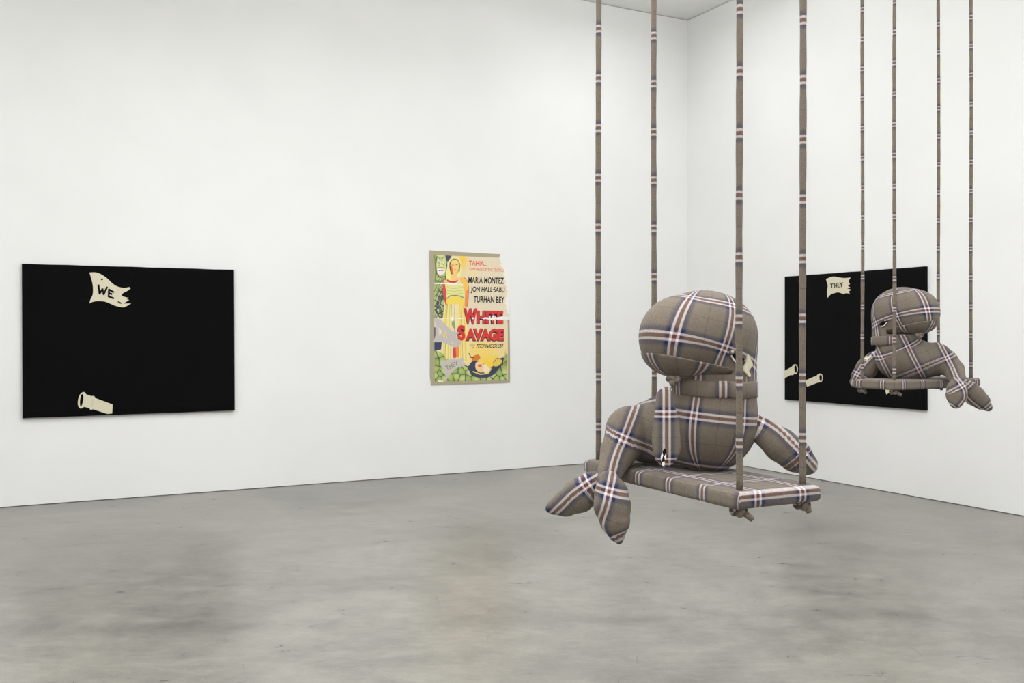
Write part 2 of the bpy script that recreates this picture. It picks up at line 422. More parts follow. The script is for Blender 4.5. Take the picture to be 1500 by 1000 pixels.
YEL, LY, SK, OR, RED, NAVY, GRN, DG, GREY = (240, 208, 96), (233, 226, 150), (240, 214, 140), (236, 140, 70), (214, 72, 66), (66, 72, 98), (176, 192, 116), (116, 134, 84), (200, 192, 186)
soft(677, 381, 9, 16, (246, 200, 80), 1.0); soft(690, 400, 12, 14, (240, 216, 150), .5)
soft(705, 512, 45, 26, (245, 214, 120), .9); soft(716, 533, 26, 16, (246, 204, 70), 1.0); soft(668, 520, 16, 30, (240, 215, 110), .9)
# carved head and foliage at the left edge
fill([P3(*q) for q in [(128, 108), (300, 110), (285, 330), (265, 480), (262, 620), (250, 760), (235, 885), (130, 885)]], (172, 182, 116), 1, False)
fill([P3(*q) for q in [(160, 125), (210, 112), (262, 130), (275, 230), (262, 330), (200, 360), (165, 320), (158, 220)]], (206, 212, 150))
fill([P3(*q) for q in [(270, 112), (340, 120), (330, 150), (292, 190)]], NAVY, .9)
fill([P3(*q) for q in [(168, 285), (200, 280), (262, 290), (255, 330), (210, 355), (178, 330)]], (238, 226, 216))
reg = inpoly([P3(*q) for q in [(130, 385), (200, 395), (262, 385), (262, 620), (250, 760), (235, 885), (130, 885)]])
rg2 = random.Random(3)
sd3 = [P3(rg2.uniform(130, 270), rg2.uniform(380, 890)) for _ in range(26)]
sd_ = np.array(sd3); X_, Y_ = PX[reg], PY[reg]
d_ = np.sort(np.hypot(((X_[:, None]-sd_[None, :, 0])+(Y_[:, None]-sd_[None, :, 1])*.35)*1.5, (Y_[:, None]-sd_[None, :, 1])*.55), axis=1)
k_ = np.clip((1.0-(d_[:, 1]-d_[:, 0]))/.4, 0, 1)[:, None]
rgb[reg] = np.array((182, 192, 124))*(1-k_)+np.array((92, 104, 88))*k_
for l_, w_, c_ in (([(190, 300), (242, 298)], 1.3, NAVY), ([(180, 200), (205, 222), (190, 245)], .9, DG), ([(222, 215), (235, 240), (256, 210)], .9, DG), ([(178, 262), (250, 268)], .9, (214, 110, 80)),
                   ([(200, 180), (215, 240), (235, 240), (250, 185)], .6, (240, 236, 220)), ([(165, 130), (150, 230), (160, 340), (200, 385), (262, 375)], 1.2, NAVY),
                   ([(275, 140), (285, 250), (270, 390), (262, 420)], 1.1, NAVY), ([(160, 420), (220, 440), (260, 400)], 1.2, DG), ([(150, 480), (190, 560), (150, 640)], .9, DG),
                   ([(245, 500), (195, 610), (165, 700), (190, 760)], 1.2, NAVY), ([(235, 620), (200, 720), (230, 830)], 1.2, NAVY), ([(140, 660), (190, 690), (150, 800), (200, 870)], 1.4, NAVY),
                   ([(140, 780), (190, 830), (240, 800)], 1.6, NAVY), ([(150, 560), (230, 520)], .8, DG), ([(170, 130), (215, 175), (250, 130)], .8, DG), ([(190, 150), (240, 152)], .7, DG)):
    line([P3(*q) for q in l_], w_, c_)
line([P3(*q) for q in [(135, 112), (150, 330), (140, 460)]], 1.6, DG)
# skirt with long folds
fill([P3(*q) for q in [(285, 640), (480, 640), (500, 720), (520, 830), (560, 1180), (560, 1420), (240, 1420), (235, 1000), (245, 800)]], (238, 222, 150), 1, False)
for i, (x0_, x1_, cc, wd) in enumerate([(290, 245, YEL, 2.4), (330, 300, (214, 206, 96), 1.6), (360, 345, (230, 214, 190), 3.4), (400, 400, (232, 220, 196), 3.0), (440, 455, YEL, 2.0), (470, 520, (240, 196, 90), 2.2),
                                        (300, 262, (150, 160, 80), .8), (345, 330, (170, 170, 90), .7), (455, 480, (190, 150, 70), .7), (385, 375, (150, 150, 84), .7)]):
    line([P3(x0_, 650), P3((x0_+x1_)/2, 850), P3(x1_, 1400)], wd, cc, .85)
fill([P3(*q) for q in [(350, 900), (372, 920), (385, 1010), (352, 980), (345, 940)]], DG, .7)
fill([P4(*q) for q in [(365, 395), (395, 400), (400, 520), (380, 530), (362, 520)]], RED)
fill([P4(*q) for q in [(395, 400), (432, 400), (435, 515), (402, 520)]], OR, .9)
# arms, bodice, neck, head with scarf: a plain figure
fill([P3(*q) for q in [(240, 430), (275, 470), (285, 560), (285, 700), (275, 735), (250, 640), (235, 540)]], (216, 84, 76))
fill([P3(*q) for q in [(245, 425), (300, 410), (360, 430), (320, 462), (270, 462)]], (240, 190, 120))
fill([P3(*q) for q in [(440, 395), (500, 385), (535, 430), (552, 520), (545, 640), (530, 740), (498, 740), (510, 620), (490, 520), (470, 460)]], (246, 192, 100))
fill([P3(*q) for q in [(512, 560), (545, 540), (545, 640), (530, 735), (505, 735)]], OR, .8)
line([P3(*q) for q in [(500, 388), (538, 432), (554, 520), (548, 640), (534, 740)]], .6, (150, 90, 50))
fill([P3(*q) for q in [(268, 462), (370, 470), (470, 455), (488, 530), (492, 630), (380, 605), (285, 640), (282, 560)]], (226, 222, 150))
for yy in (510, 545, 580): line([P3(290, yy), P3(380, yy+10), P3(480, yy-5)], .5, (180, 180, 110))
line([P3(*q) for q in [(285, 640), (330, 608), (400, 604), (450, 615), (490, 632)]], 1.3, DG)
line([P3(240, 980), P3(236, 1150)], .6, NAVY)
fill([P3(*q) for q in [(288, 650), (380, 612), (486, 645), (490, 705), (380, 712), (285, 705)]], (238, 214, 100))
fill([P3(*q) for q in [(380, 135), (430, 150), (462, 200), (470, 280), (460, 350), (430, 400), (380, 440), (320, 430), (280, 400), (278, 320), (296, 230), (330, 160)]], (236, 226, 146))
fill([P3(*q) for q in [(285, 408), (330, 425), (390, 425), (430, 405), (400, 445), (350, 452), (300, 440)]], (206, 66, 74))
fill([P3(*q) for q in [(322, 200), (360, 160), (410, 170), (440, 215), (435, 290), (400, 345), (360, 372), (330, 320), (318, 260)]], (52, 52, 70))
fill([P3(*q) for q in [(335, 195), (372, 165), (420, 185), (434, 240), (425, 300), (395, 345), (362, 345), (340, 300), (330, 250)]], (244, 206, 128))
fill([P3(*q) for q in [(330, 250), (350, 260), (365, 330), (385, 345), (360, 360), (335, 310)]], (232, 104, 62), .9)
fill([P3(*q) for q in [(350, 345), (400, 335), (410, 370), (440, 400), (380, 430), (340, 400)]], (242, 200, 130))
line([P3(345, 234), P3(368, 236)], .7, NAVY); line([P3(395, 232), P3(418, 230)], .7, NAVY); line([P3(382, 240), P3(384, 270)], .6, OR); line([P3(368, 295), P3(398, 293)], 1.0, RED)
line([P3(*q) for q in [(322, 200), (360, 158), (415, 165), (448, 225), (436, 320)]], .9, DG)
# dark under the first paper flag, rocks along the bottom
fill([P4(*q) for q in [(128, 340), (225, 340), (215, 430), (128, 450)]], NAVY, 1, False)
fill([P4(*q) for q in [(128, 160), (145, 160), (150, 330), (128, 330)]], (60, 60, 100), 1, False)
fill([P2(*q) for q in [(118, 560), (210, 590), (260, 660), (400, 690), (500, 740), (560, 700), (640, 690), (760, 760), (860, 650), (900, 640), (945, 600), (945, 915), (118, 915)]], NAVY, 1, False)
rng = random.Random(7)
rocks = [(140, 610, 60, 45), (165, 600, 38, 40), (150, 700, 30, 30), (215, 690, 28, 32), (140, 770, 36, 32), (145, 850, 28, 40), (190, 820, 26, 34), (230, 800, 24, 30), (300, 860, 36, 34), (370, 850, 40, 34),
         (350, 800, 30, 26), (440, 880, 36, 26), (430, 800, 30, 34), (480, 740, 26, 30), (500, 880, 34, 30), (520, 810, 28, 30), (550, 740, 30, 26), (600, 890, 40, 22), (680, 880, 34, 24), (740, 890, 36, 20),
         (820, 880, 34, 26), (890, 880, 30, 30), (860, 820, 26, 24), (915, 800, 28, 32), (930, 860, 20, 30), (780, 850, 26, 20), (180, 880, 26, 20), (240, 880, 30, 26)]
reg = inpoly([P2(*q) for q in [(118, 560), (210, 590), (260, 660), (400, 690), (500, 760), (545, 850), (620, 870), (720, 870), (800, 830), (870, 740), (945, 640), (945, 915), (118, 915)]])
def cells(region, seeds, sx, sy, cols, edge, wd):
    """rounded stones or leaves with dark joints between them"""
    sd = np.array(seeds); X_, Y_ = PX[region], PY[region]
    d = np.hypot((X_[:, None]-sd[None, :, 0])*sx, (Y_[:, None]-sd[None, :, 1])*sy)
    o_ = np.argsort(d, axis=1); f1_, f2_ = np.take_along_axis(d, o_[:, :1], 1)[:, 0], np.take_along_axis(d, o_[:, 1:2], 1)[:, 0]
    c = np.array(cols)[o_[:, 0] % len(cols)]+(2.2-f1_)[:, None]*5
    k_ = np.clip((wd-(f2_-f1_))/.35, 0, 1)[:, None]
    rgb[region] = c*(1-k_)+np.array(edge)*k_
cells(reg, [P2(x+rng.uniform(-6, 6), y+rng.uniform(-6, 6)) for x, y, a, b in rocks], 1, 1, [(168, 188, 104), (184, 198, 120), (156, 178, 100), (190, 200, 128)], (74, 84, 92), 1.0)
fill([P2(*q) for q in [(510, 590), (545, 640), (570, 620), (620, 610), (640, 650), (600, 680), (560, 700), (540, 640)]], (214, 130, 60))
line([P2(*q) for q in [(512, 595), (535, 640), (565, 640)]], 1.1, (80, 56, 40))
fill([P2(*q) for q in [(520, 720), (560, 680), (620, 690), (580, 740), (530, 760)]], NAVY)
fill([P2(*q) for q in [(590, 700), (640, 690), (680, 720), (700, 790), (640, 810), (590, 770)]], (240, 206, 150))
fill([P2(*q) for q in [(615, 725), (655, 720), (650, 750), (620, 748)]], (220, 110, 80))
fill([P2(*q) for q in [(680, 720), (740, 740), (755, 790), (700, 820), (670, 780)]], (240, 220, 190))
line([P2(*q) for q in [(560, 800), (640, 830), (730, 820), (760, 770), (720, 730)]], 1.6, YEL)
fill([P2(*q) for q in [(780, 690), (830, 650), (885, 670), (880, 710), (830, 740), (790, 735)]], (226, 196, 90))
line([P2(*q) for q in [(785, 700), (830, 648), (890, 668), (880, 715)]], .8, NAVY)
line([P2(*q) for q in [(760, 800), (830, 760), (890, 710)]], 2.2, (58, 66, 74))
for k in range(6): line([P2(900+k*8, 700-k*8), P2(925+k*4, 560+k*20)], .7, GRN)
# fold lines and chips where the ink has gone
W_ = (246, 244, 238)
line([P3(*q) for q in [(135, 457), (250, 460), (400, 466)]], 1.7, W_); line([P3(410, 468), P3(490, 468)], .6, W_, .7)
line([P2(*q) for q in [(120, 200), (440, 205), (960, 195)]], .45, W_, .8)
for x, y, a, b in ((323, 205, 13, 34), (420, 203, 24, 7), (555, 203, 22, 9)):
    fill([P2(x-a, y), P2(x, y-b), P2(x+a, y), P2(x, y+b)], W_, 1, False)
# right-hand edge rubbed to bare paper
edge = [(747.5, 466), (741, 465), (737, 452), (735, 440), (738, 428), (736, 415), (733, 400), (729, 388), (730, 377)]
ex = np.interp(PY, [q[1] for q in edge[::-1]], [q[0] for q in edge[::-1]])
hh = np.array([math.sin(y*2.1)*1.2+math.sin(y*.9+1)*1.6 for y in PY])
k = np.clip((PX-(ex+hh*.6+3))/3.0, 0, 1)*(PY < 466.5); rgb[:] = rgb*(1-k[:, None])+np.array((240, 238, 230))*k[:, None]
fill([P2(*q) for q in [(640, 185), (900, 175), (990, 190), (985, 225), (900, 215), (640, 212)]], W_, .0)
rgb[:] = rgb + np.random.normal(0, 3.0, rgb.shape)
idx = np.arange((NX+1)*(NZ+1)).reshape(NZ+1, NX+1)
q4 = np.stack([idx[:-1, :-1], idx[:-1, 1:], idx[1:, 1:], idx[1:, :-1]], -1).reshape(-1, 4)
cx_, cy_ = PX[q4].mean(1), PY[q4].mean(1)
torn = np.interp(cy_, [372, 379, 386, 391, 394, 400, 410, 430, 450, 462, 466.5, 467, 560], [731, 731.5, 735, 739, 744, 744, 743.5, 746.5, 745, 746, 746, 743.3, 743.6])
torn = torn + np.where(cy_ < 466, np.sin(cy_*1.7)*.6, 0)
bot = 558.6-(cx_-636)*.018
left = 635.8+(cy_-373)*.003
topl = 373.3+(cx_-636)*.045
q4 = q4[(cx_ < torn) & (cy_ < bot) & (cx_ > left) & (cy_ > topl)]
used = np.unique(q4); remap = -np.ones(idx.size, int); remap[used] = np.arange(len(used))
pv = np.array([frP.p(a, b, .0052) for a, b in zip(gx.ravel()[used], gz.ravel()[used])])
me = bpy.data.meshes.new('printed_sheet')
me.vertices.add(len(pv)); me.vertices.foreach_set('co', pv.ravel())
qq = remap[q4]; me.loops.add(qq.size); me.loops.foreach_set('vertex_index', qq.ravel())
me.polygons.add(len(qq)); me.polygons.foreach_set('loop_start', np.arange(0, qq.size, 4)); me.polygons.foreach_set('loop_total', np.full(len(qq), 4)); me.update(calc_edges=True)
ca = me.color_attributes.new('print', 'FLOAT_COLOR', 'POINT')
v_ = np.clip(rgb[used]/255, 0, 1); v_ = np.where(v_ <= .04045, v_/12.92, ((v_+.055)/1.055)**2.4)
ca.data.foreach_set('color', np.column_stack([v_, np.ones(len(v_))]).ravel())
t = NT('printed_paper'); at_ = t.n('ShaderNodeAttribute', attribute_name='print'); t.l(at_.outputs['Color'], t.b.inputs['Base Color'])
t.b.inputs['Roughness'].default_value = .7; t.b.inputs['Specular IOR Level'].default_value = .2
link('printed_sheet', me, t.m, poster, smooth=False)
REDI, BLKI, NVI, ORI = plain('red_ink', (214, 70, 60), .8, .1), plain('dark_ink', (46, 48, 52), .8, .1), plain('navy_ink', (52, 50, 88), .8, .1), plain('orange_ink', (226, 92, 70), .8, .1)
def pt(s, ll, lr, ul, mat, off=.0056, bold=.0, shear=0):
    return text('lettering', s, frP, (frP.st(*ll), frP.st(*lr), frP.st(*ul)), mat, poster, off, bold, shear, .0004)
pt('TAHIA...', P1(605, 262), P1(848, 270), P1(605, 195), ORI, bold=.012)
pt('TEMPTRESS OF THE TROPICS!', P1(605, 328), P1(1075, 345), P1(605, 290), ORI, bold=.0)
pt('MARIA MONTEZ', P1(596, 500), P1(1072, 508), P1(596, 412), BLKI, bold=.025, shear=.08)
pt('JON HALL\u00b7SABU', P1(628, 632), P1(1082, 640), P1(628, 540), BLKI, bold=.025, shear=.08)
pt('TURHAN BEY', P1(668, 752), P1(1080, 760), P1(668, 668), BLKI, bold=.025, shear=.08)
def title(ch, x0, x1, y0, y1, y0b=None):
    for off, mat, dx, dy, bd in ((.0056, NVI, -5, 9, .095), (.0062, REDI, 0, 0, .055)):
        pt(ch, P2(x0+dx, y1+dy), P2(x1+dx, y1+dy+2), P2(x0+dx, y0+dy), mat, off, bd)
title('W', 455, 606, 84, 262); title('HITE', 600, 900, 112, 258)
title('S', 385, 470, 275, 450); title('AVAGE', 475, 910, 310, 450)
pt('TECHNICOLOR', P2(588, 535), P2(890, 532), P2(600, 490), BLKI, bold=.02, shear=.25)
pt('COLOR', P2(530, 508), P2(580, 508), P2(530, 496), BLKI); pt('BY', P2(545, 535), P2(570, 535), P2(545, 523), BLKI)
# bits of bare white paper torn over the title
TORNW = plain('torn_white_paper', (240, 238, 232), .85, .1)
for lp in ([(648, 200), (700, 188), (760, 196), (785, 165), (800, 192), (900, 178), (975, 185), (975, 215), (900, 214), (860, 222), (800, 210), (780, 225), (700, 208)],
           [(660, 205), (690, 202), (700, 208), (680, 212)], [(540, 196), (556, 188), (575, 200), (556, 212)], [(715, 205), (722, 196), (730, 206), (722, 216)]):
    flat('paper_tear', frP, [pxl(frP, [P2(*q) for q in lp])], TORNW, poster, .0068, .0004)
flat('paper_tear', frP, [pxl(frP, [P4(*q) for q in [(175, 808), (242, 812), (242, 824), (175, 824)]])], TORNW, poster, .0068, .0004)
# two grey paper flags laid over the print
GPAP = plain('grey_paper', (199, 191, 185), .85, .1, .03, 80)
g1 = smoothloop([P2(*q) for q in [(125, 200), (180, 208), (225, 245), (265, 290), (320, 340), (375, 352), (428, 352), (385, 378), (362, 402), (430, 410), (395, 440), (425, 470), (410, 505), (350, 528), (290, 500), (225, 475), (165, 462), (118, 470), (108, 470), (132, 400), (138, 300), (130, 240)]], sharp=(0, 6, 8, 9, 10, 11, 18))
gh = [[P2(*q) for q in h] for h in ([(172, 300), (208, 340), (208, 365), (178, 395), (172, 340)], [(240, 330), (262, 400), (266, 425), (240, 410), (212, 420), (240, 360)], [(316, 470), (330, 468), (338, 485), (325, 492)], [(200, 256), (208, 254), (210, 266), (202, 268)], [(372, 395), (378, 405), (378, 430), (368, 420)])]
fg = flat('paper_flag', frP, [pxl(frP, g1)]+[pxl(frP, h) for h in gh], GPAP, poster, .0058, .0004)
g2 = smoothloop([P2(*q) for q in [(188, 712), (235, 680), (300, 660), (380, 655), (440, 640), (462, 665), (440, 690), (480, 705), (455, 735), (380, 760), (330, 800), (290, 850), (262, 890), (250, 850), (230, 790), (205, 750)]], sharp=(0, 4, 6, 7, 12))
f3 = flat('paper_flag', frP, [pxl(frP, g2)], GPAP, poster, .0058, .0004)
OLI = plain('olive_ink', (134, 136, 92), .8, .1)
text('lettering', 'THEY', frP, (frP.st(*P2(262, 790)), frP.st(*P2(395, 728)), frP.st(*P2(245, 738))), OLI, f3, .0064, .01, 0, .0003)

# ------------------------------------------------------------------ soft stitched shapes: signed distance fields turned into meshes
def ell(c, r, R=None):
    c = np.array(c); r = np.array(r)
    def f(P):
        q = P-c
        if R is not None: q = q@R
        k0 = np.linalg.norm(q/r, axis=-1); k1 = np.linalg.norm(q/(r*r), axis=-1)+1e-9
        return k0*(k0-1)/k1
    return f
def chain(pts, rad, n=None, flatk=1.0):
    """tapered capsules along a polyline, optionally flattened along direction n"""
    pts = [np.array(p, float) for p in pts]
    def f(P):
        best = None
        for a, b, ra, rb in zip(pts[:-1], pts[1:], rad[:-1], rad[1:]):
            d = b-a; t = np.clip(((P-a)@d)/(d@d), 0, 1); q = P-a-t[..., None]*d
            if n is not None:
                h = q@n; q = q+(h*(1/flatk-1))[..., None]*n
            v = np.linalg.norm(q, axis=-1)-(ra+(rb-ra)*t)
            if n is not None: v = v*max(flatk, .6)
            best = v if best is None else smin(best, v, .006)
        return best
    return f
def smin(a, b, k):
    h = np.clip(.5+.5*(b-a)/k, 0, 1); return b*(1-h)+a*h-k*h*(1-h)
def U(k, *fs):
    def f(P):
        v = fs[0](P)
        for g in fs[1:]: v = smin(v, g(P), k)
        return v
    return f
def nets(sdf, lo, hi, h):
    lo = np.array(lo); n = np.ceil((np.array(hi)-lo)/h).astype(int)+1
    ax = [lo[i]+h*np.arange(n[i]) for i in range(3)]
    G = np.stack(np.meshgrid(*ax, indexing='ij'), -1); Fv = sdf(G.reshape(-1, 3)).reshape(n)
    s = Fv < 0
    cnt = np.zeros(n-1, int); acc = np.zeros(tuple(n-1)+(3,)); ec = np.zeros(n-1)
    for dx in (0, 1):
        for dy in (0, 1):
            for dz in (0, 1): cnt += s[dx:n[0]-1+dx, dy:n[1]-1+dy, dz:n[2]-1+dz]
    cor = [(a, b, c) for a in (0, 1) for b in (0, 1) for c in (0, 1)]
    for i, A in enumerate(cor):
        for B in cor[i+1:]:
            if sum(abs(x-y) for x, y in zip(A, B)) != 1: continue
            fa = Fv[A[0]:n[0]-1+A[0], A[1]:n[1]-1+A[1], A[2]:n[2]-1+A[2]]; fb = Fv[B[0]:n[0]-1+B[0], B[1]:n[1]-1+B[1], B[2]:n[2]-1+B[2]]
            m = (fa < 0) != (fb < 0); t = np.where(m, fa/np.where(m, fa-fb, 1), 0)
            for d in range(3): acc[..., d] += np.where(m, A[d]+(B[d]-A[d])*t, 0)
            ec += m
    act = (cnt > 0) & (cnt < 8); vid = -np.ones(act.shape, int); vid[act] = np.arange(act.sum())
    ii = np.argwhere(act); V = lo+h*(ii+acc[act]/ec[act][:, None])
    Q = []
    for d in range(3):
        e1, e2 = [(1, 2), (2, 0), (0, 1)][d]
        sl0 = [slice(None)]*3; sl1 = [slice(None)]*3; sl0[d] = slice(0, n[d]-1); sl1[d] = slice(1, n[d])
        a, b = s[tuple(sl0)], s[tuple(sl1)]; E_ = np.argwhere(a != b)
        E_ = E_[(E_[:, e1] > 0) & (E_[:, e2] > 0) & (E_[:, e1] < n[e1]-1) & (E_[:, e2] < n[e2]-1)]
        def g(o1, o2):
            k = E_.copy(); k[:, e1] += o1; k[:, e2] += o2; return vid[k[:, 0], k[:, 1], k[:, 2]]
        q = np.stack([g(-1, -1), g(0, -1), g(0, 0), g(-1, 0)], -1)
        ins = a[E_[:, 0], E_[:, 1], E_[:, 2]]
        Q.append(np.where(ins[:, None], q, q[:, ::-1]))
    Q = np.concatenate(Q)
    for _ in range(2):
        e = 1e-3; f0 = sdf(V); gr = np.stack([sdf(V+np.eye(3)[i]*e)-f0 for i in range(3)], -1)/e
        gn = (gr**2).sum(-1)+1e-6; st = np.clip(f0/gn, -h*.5, h*.5)*(gn > .05); V = V-gr*st[:, None]
    return V, Q
def make(name, parts, parent, mat=PLAID, label=None):
    """parts: list of (V, Q, uvfunc) joined into one mesh; uvfunc(face-corner points, face centres) -> uv"""
    Vs = []; Qs = []; us = []; o = 0
    for V, Q, uf in parts:
        Vs.append(V); Qs.append(Q+o); o += len(V)
        P = V[Q]                                        # faces, 4, 3
        us.append(uf(P, P.mean(1)))
    V = np.concatenate(Vs); Q = np.concatenate(Qs); uv = np.concatenate(us)
    me = bpy.data.meshes.new(name); me.vertices.add(len(V)); me.vertices.foreach_set('co', V.ravel())
    me.loops.add(Q.size); me.loops.foreach_set('vertex_index', Q.ravel())
    me.polygons.add(len(Q)); me.polygons.foreach_set('loop_start', np.arange(0, Q.size, 4)); me.polygons.foreach_set('loop_total', np.full(len(Q), 4))
    me.update(calc_edges=True)
    lay = me.uv_layers.new(name='plaid'); lay.data.foreach_set('uv', uv.ravel())
    return link(name, me, mat, parent)
def Rroll(deg):                                         # columns are the local axes, turned about the viewing axis
    a = math.radians(deg); return np.array([[math.cos(a), 0, math.sin(a)], [0, 1, 0], [-math.sin(a), 0, math.cos(a)]])
def Rpitch(deg):
    a = math.radians(deg); return np.array([[1, 0, 0], [0, math.cos(a), -math.sin(a)], [0, math.sin(a), math.cos(a)]])
def uv_sphere(c, R, roll, th0, lat0, p=.192, yaw=0.0, M=None, cyl=False, pitch=0.0, conv=0.0):
    """longitude/latitude of the cloth round a stuffed ball; th0, lat0: where one band runs"""
    c = np.array(c)
    def uf(P, C):
        def go(X):
            q = X-c
            if M is not None: q = q@M
            q = q@Rroll(roll)@Rpitch(pitch)
            th = np.arctan2(q[..., 0], -q[..., 1])
            r = np.hypot(q[..., 0], q[..., 1])
            return th, (q[..., 2] if cyl else R*np.arctan2(q[..., 2], r))
        th, v = go(P); t0, _ = go(C); t0 = t0[:, None]
        th = t0+(th-t0+np.pi) % (2*np.pi)-np.pi
        if conv:
            thc = th0+.45; th = thc+(th-thc)*np.clip(np.cos(v/R), .15, 1)**conv
        return np.stack([(th-th0)*R/p, (v-lat0)/p], -1)
    return uf
def uv_strip(pts, n, p=.192, s0=0.0, l0=0.0):
    """cloth laid along a polyline: arc length one way, sideways offset the other; n: the way the panel faces"""
    pts = np.array(smoothloop(pts, closed=False, k=6, sharp=(0, len(pts)-1))+[tuple(pts[-1])], float); seg = pts[1:]-pts[:-1]; L = np.linalg.norm(seg, axis=1); cum = np.concatenate([[0], np.cumsum(L)]); n = np.array(n, float); n /= np.linalg.norm(n)
    T = seg/L[:, None]
    def uf(P, C):
        best = np.full(P.shape[:-1], 1e9); s = np.zeros(P.shape[:-1]); lat = np.zeros(P.shape[:-1])
        for i in range(len(seg)):
            q = P-pts[i]; t = q@T[i]
            tc = np.clip(t, 0 if i else -9, L[i] if i < len(seg)-1 else 9)
            q2 = q-tc[..., None]*T[i]; q2 = q2-(q2@n)[..., None]*n; d = np.linalg.norm(q2, axis=-1)
            side = np.cross(T[i], n); l_ = np.where(q2@side >= 0, 1, -1)*d
            m = d < best; best = np.where(m, d, best); s = np.where(m, cum[i]+tc, s); lat = np.where(m, l_, lat)
        return np.stack([(lat-l0)/p, (s-s0)/p], -1)
    return uf
def trace(sdf, px, py, Y0=2.4):
    d = np.array([(px-750)/F, 1.0, -(py-HY)/F]); L = np.linalg.norm(d); o = np.array([0, 0, EYE]); t = Y0
    for _ in range(90):
        v = float(sdf((o+d*t)[None])[0]); t += v*.6/L
        if abs(v) < 2e-4: break
    return o+d*t
def patch(name, sdf, pts, mat, parent, off=.004, th=.003, xf=None, inner=True):
    """a cut piece of cloth lying on a stuffed surface; pts in pixels, traced on to the surface"""
    P = np.array([trace(sdf, *q) for q in pts])
    e = 1e-3; f0 = sdf(P); g = np.stack([sdf(P+np.eye(3)[i]*e)-f0 for i in range(3)], -1); g /= np.linalg.norm(g, axis=1)[:, None]
    g = g.mean(0); g /= np.linalg.norm(g)
    A, B = P+g*off*.2, P+g*(off+th)
    if xf is not None: A, B = xf(A), xf(B)
    bm = bmesh.new(); va = [bm.verts.new(q) for q in A]; vb = [bm.verts.new(q) for q in B]; n = len(va)
    bm.faces.new(vb); bm.faces.new(va[::-1])
    for i in range(n): bm.faces.new((va[i], va[(i+1) % n], vb[(i+1) % n], vb[i]))
    bmesh.ops.triangulate(bm, faces=[f for f in bm.faces if len(f.verts) > 4]); bmesh.ops.recalc_face_normals(bm, faces=bm.faces)
    me = bpy.data.meshes.new(name); bm.to_mesh(me); bm.free()
    if mat is PLAID:
        lay = me.uv_layers.new(name='plaid')
        for l_ in me.loops: c = me.vertices[l_.vertex_index].co; lay.data[l_.index].uv = (c[0]/.19, c[2]/.19)
    return link(name, me, mat, parent, smooth=False)
def tube(name, pts, rad, parent, mat=PLAID, seg=12, uvf=None, cap=True):
    pts = np.array(pts, float); n = len(pts); rad = np.broadcast_to(rad, (n,))
    V = []; up = np.array([.3, .2, 1.0]); T = np.gradient(pts, axis=0); T /= np.linalg.norm(T, axis=1)[:, None]
    a = np.cross(T[0], [0, 1, .3]); a /= np.linalg.norm(a); uv = []
    s = np.concatenate([[0], np.cumsum(np.linalg.norm(pts[1:]-pts[:-1], axis=1))])
    for i in range(n):
        a = a-T[i]*(a@T[i]); a /= np.linalg.norm(a); b = np.cross(T[i], a)
        for j in range(seg):
            t = 2*math.pi*j/seg; V.append(pts[i]+rad[i]*(math.cos(t)*a+math.sin(t)*b))
            uv.append(uvf(s[i], pts[i], t) if uvf else (.3+.05*math.sin(t), s[i]/.19+.2))
    Q = [(i*seg+j, i*seg+(j+1) % seg, (i+1)*seg+(j+1) % seg, (i+1)*seg+j) for i in range(n-1) for j in range(seg)]
    if cap: Q += [tuple(range(seg))[::-1], tuple((n-1)*seg+j for j in range(seg))]
    o = mesh(name, V, Q, mat, parent, uv, smooth=True)
    bm = bmesh.new(); bm.from_mesh(o.data); bmesh.ops.recalc_face_normals(bm, faces=bm.faces); bm.to_mesh(o.data); bm.free()
    return o

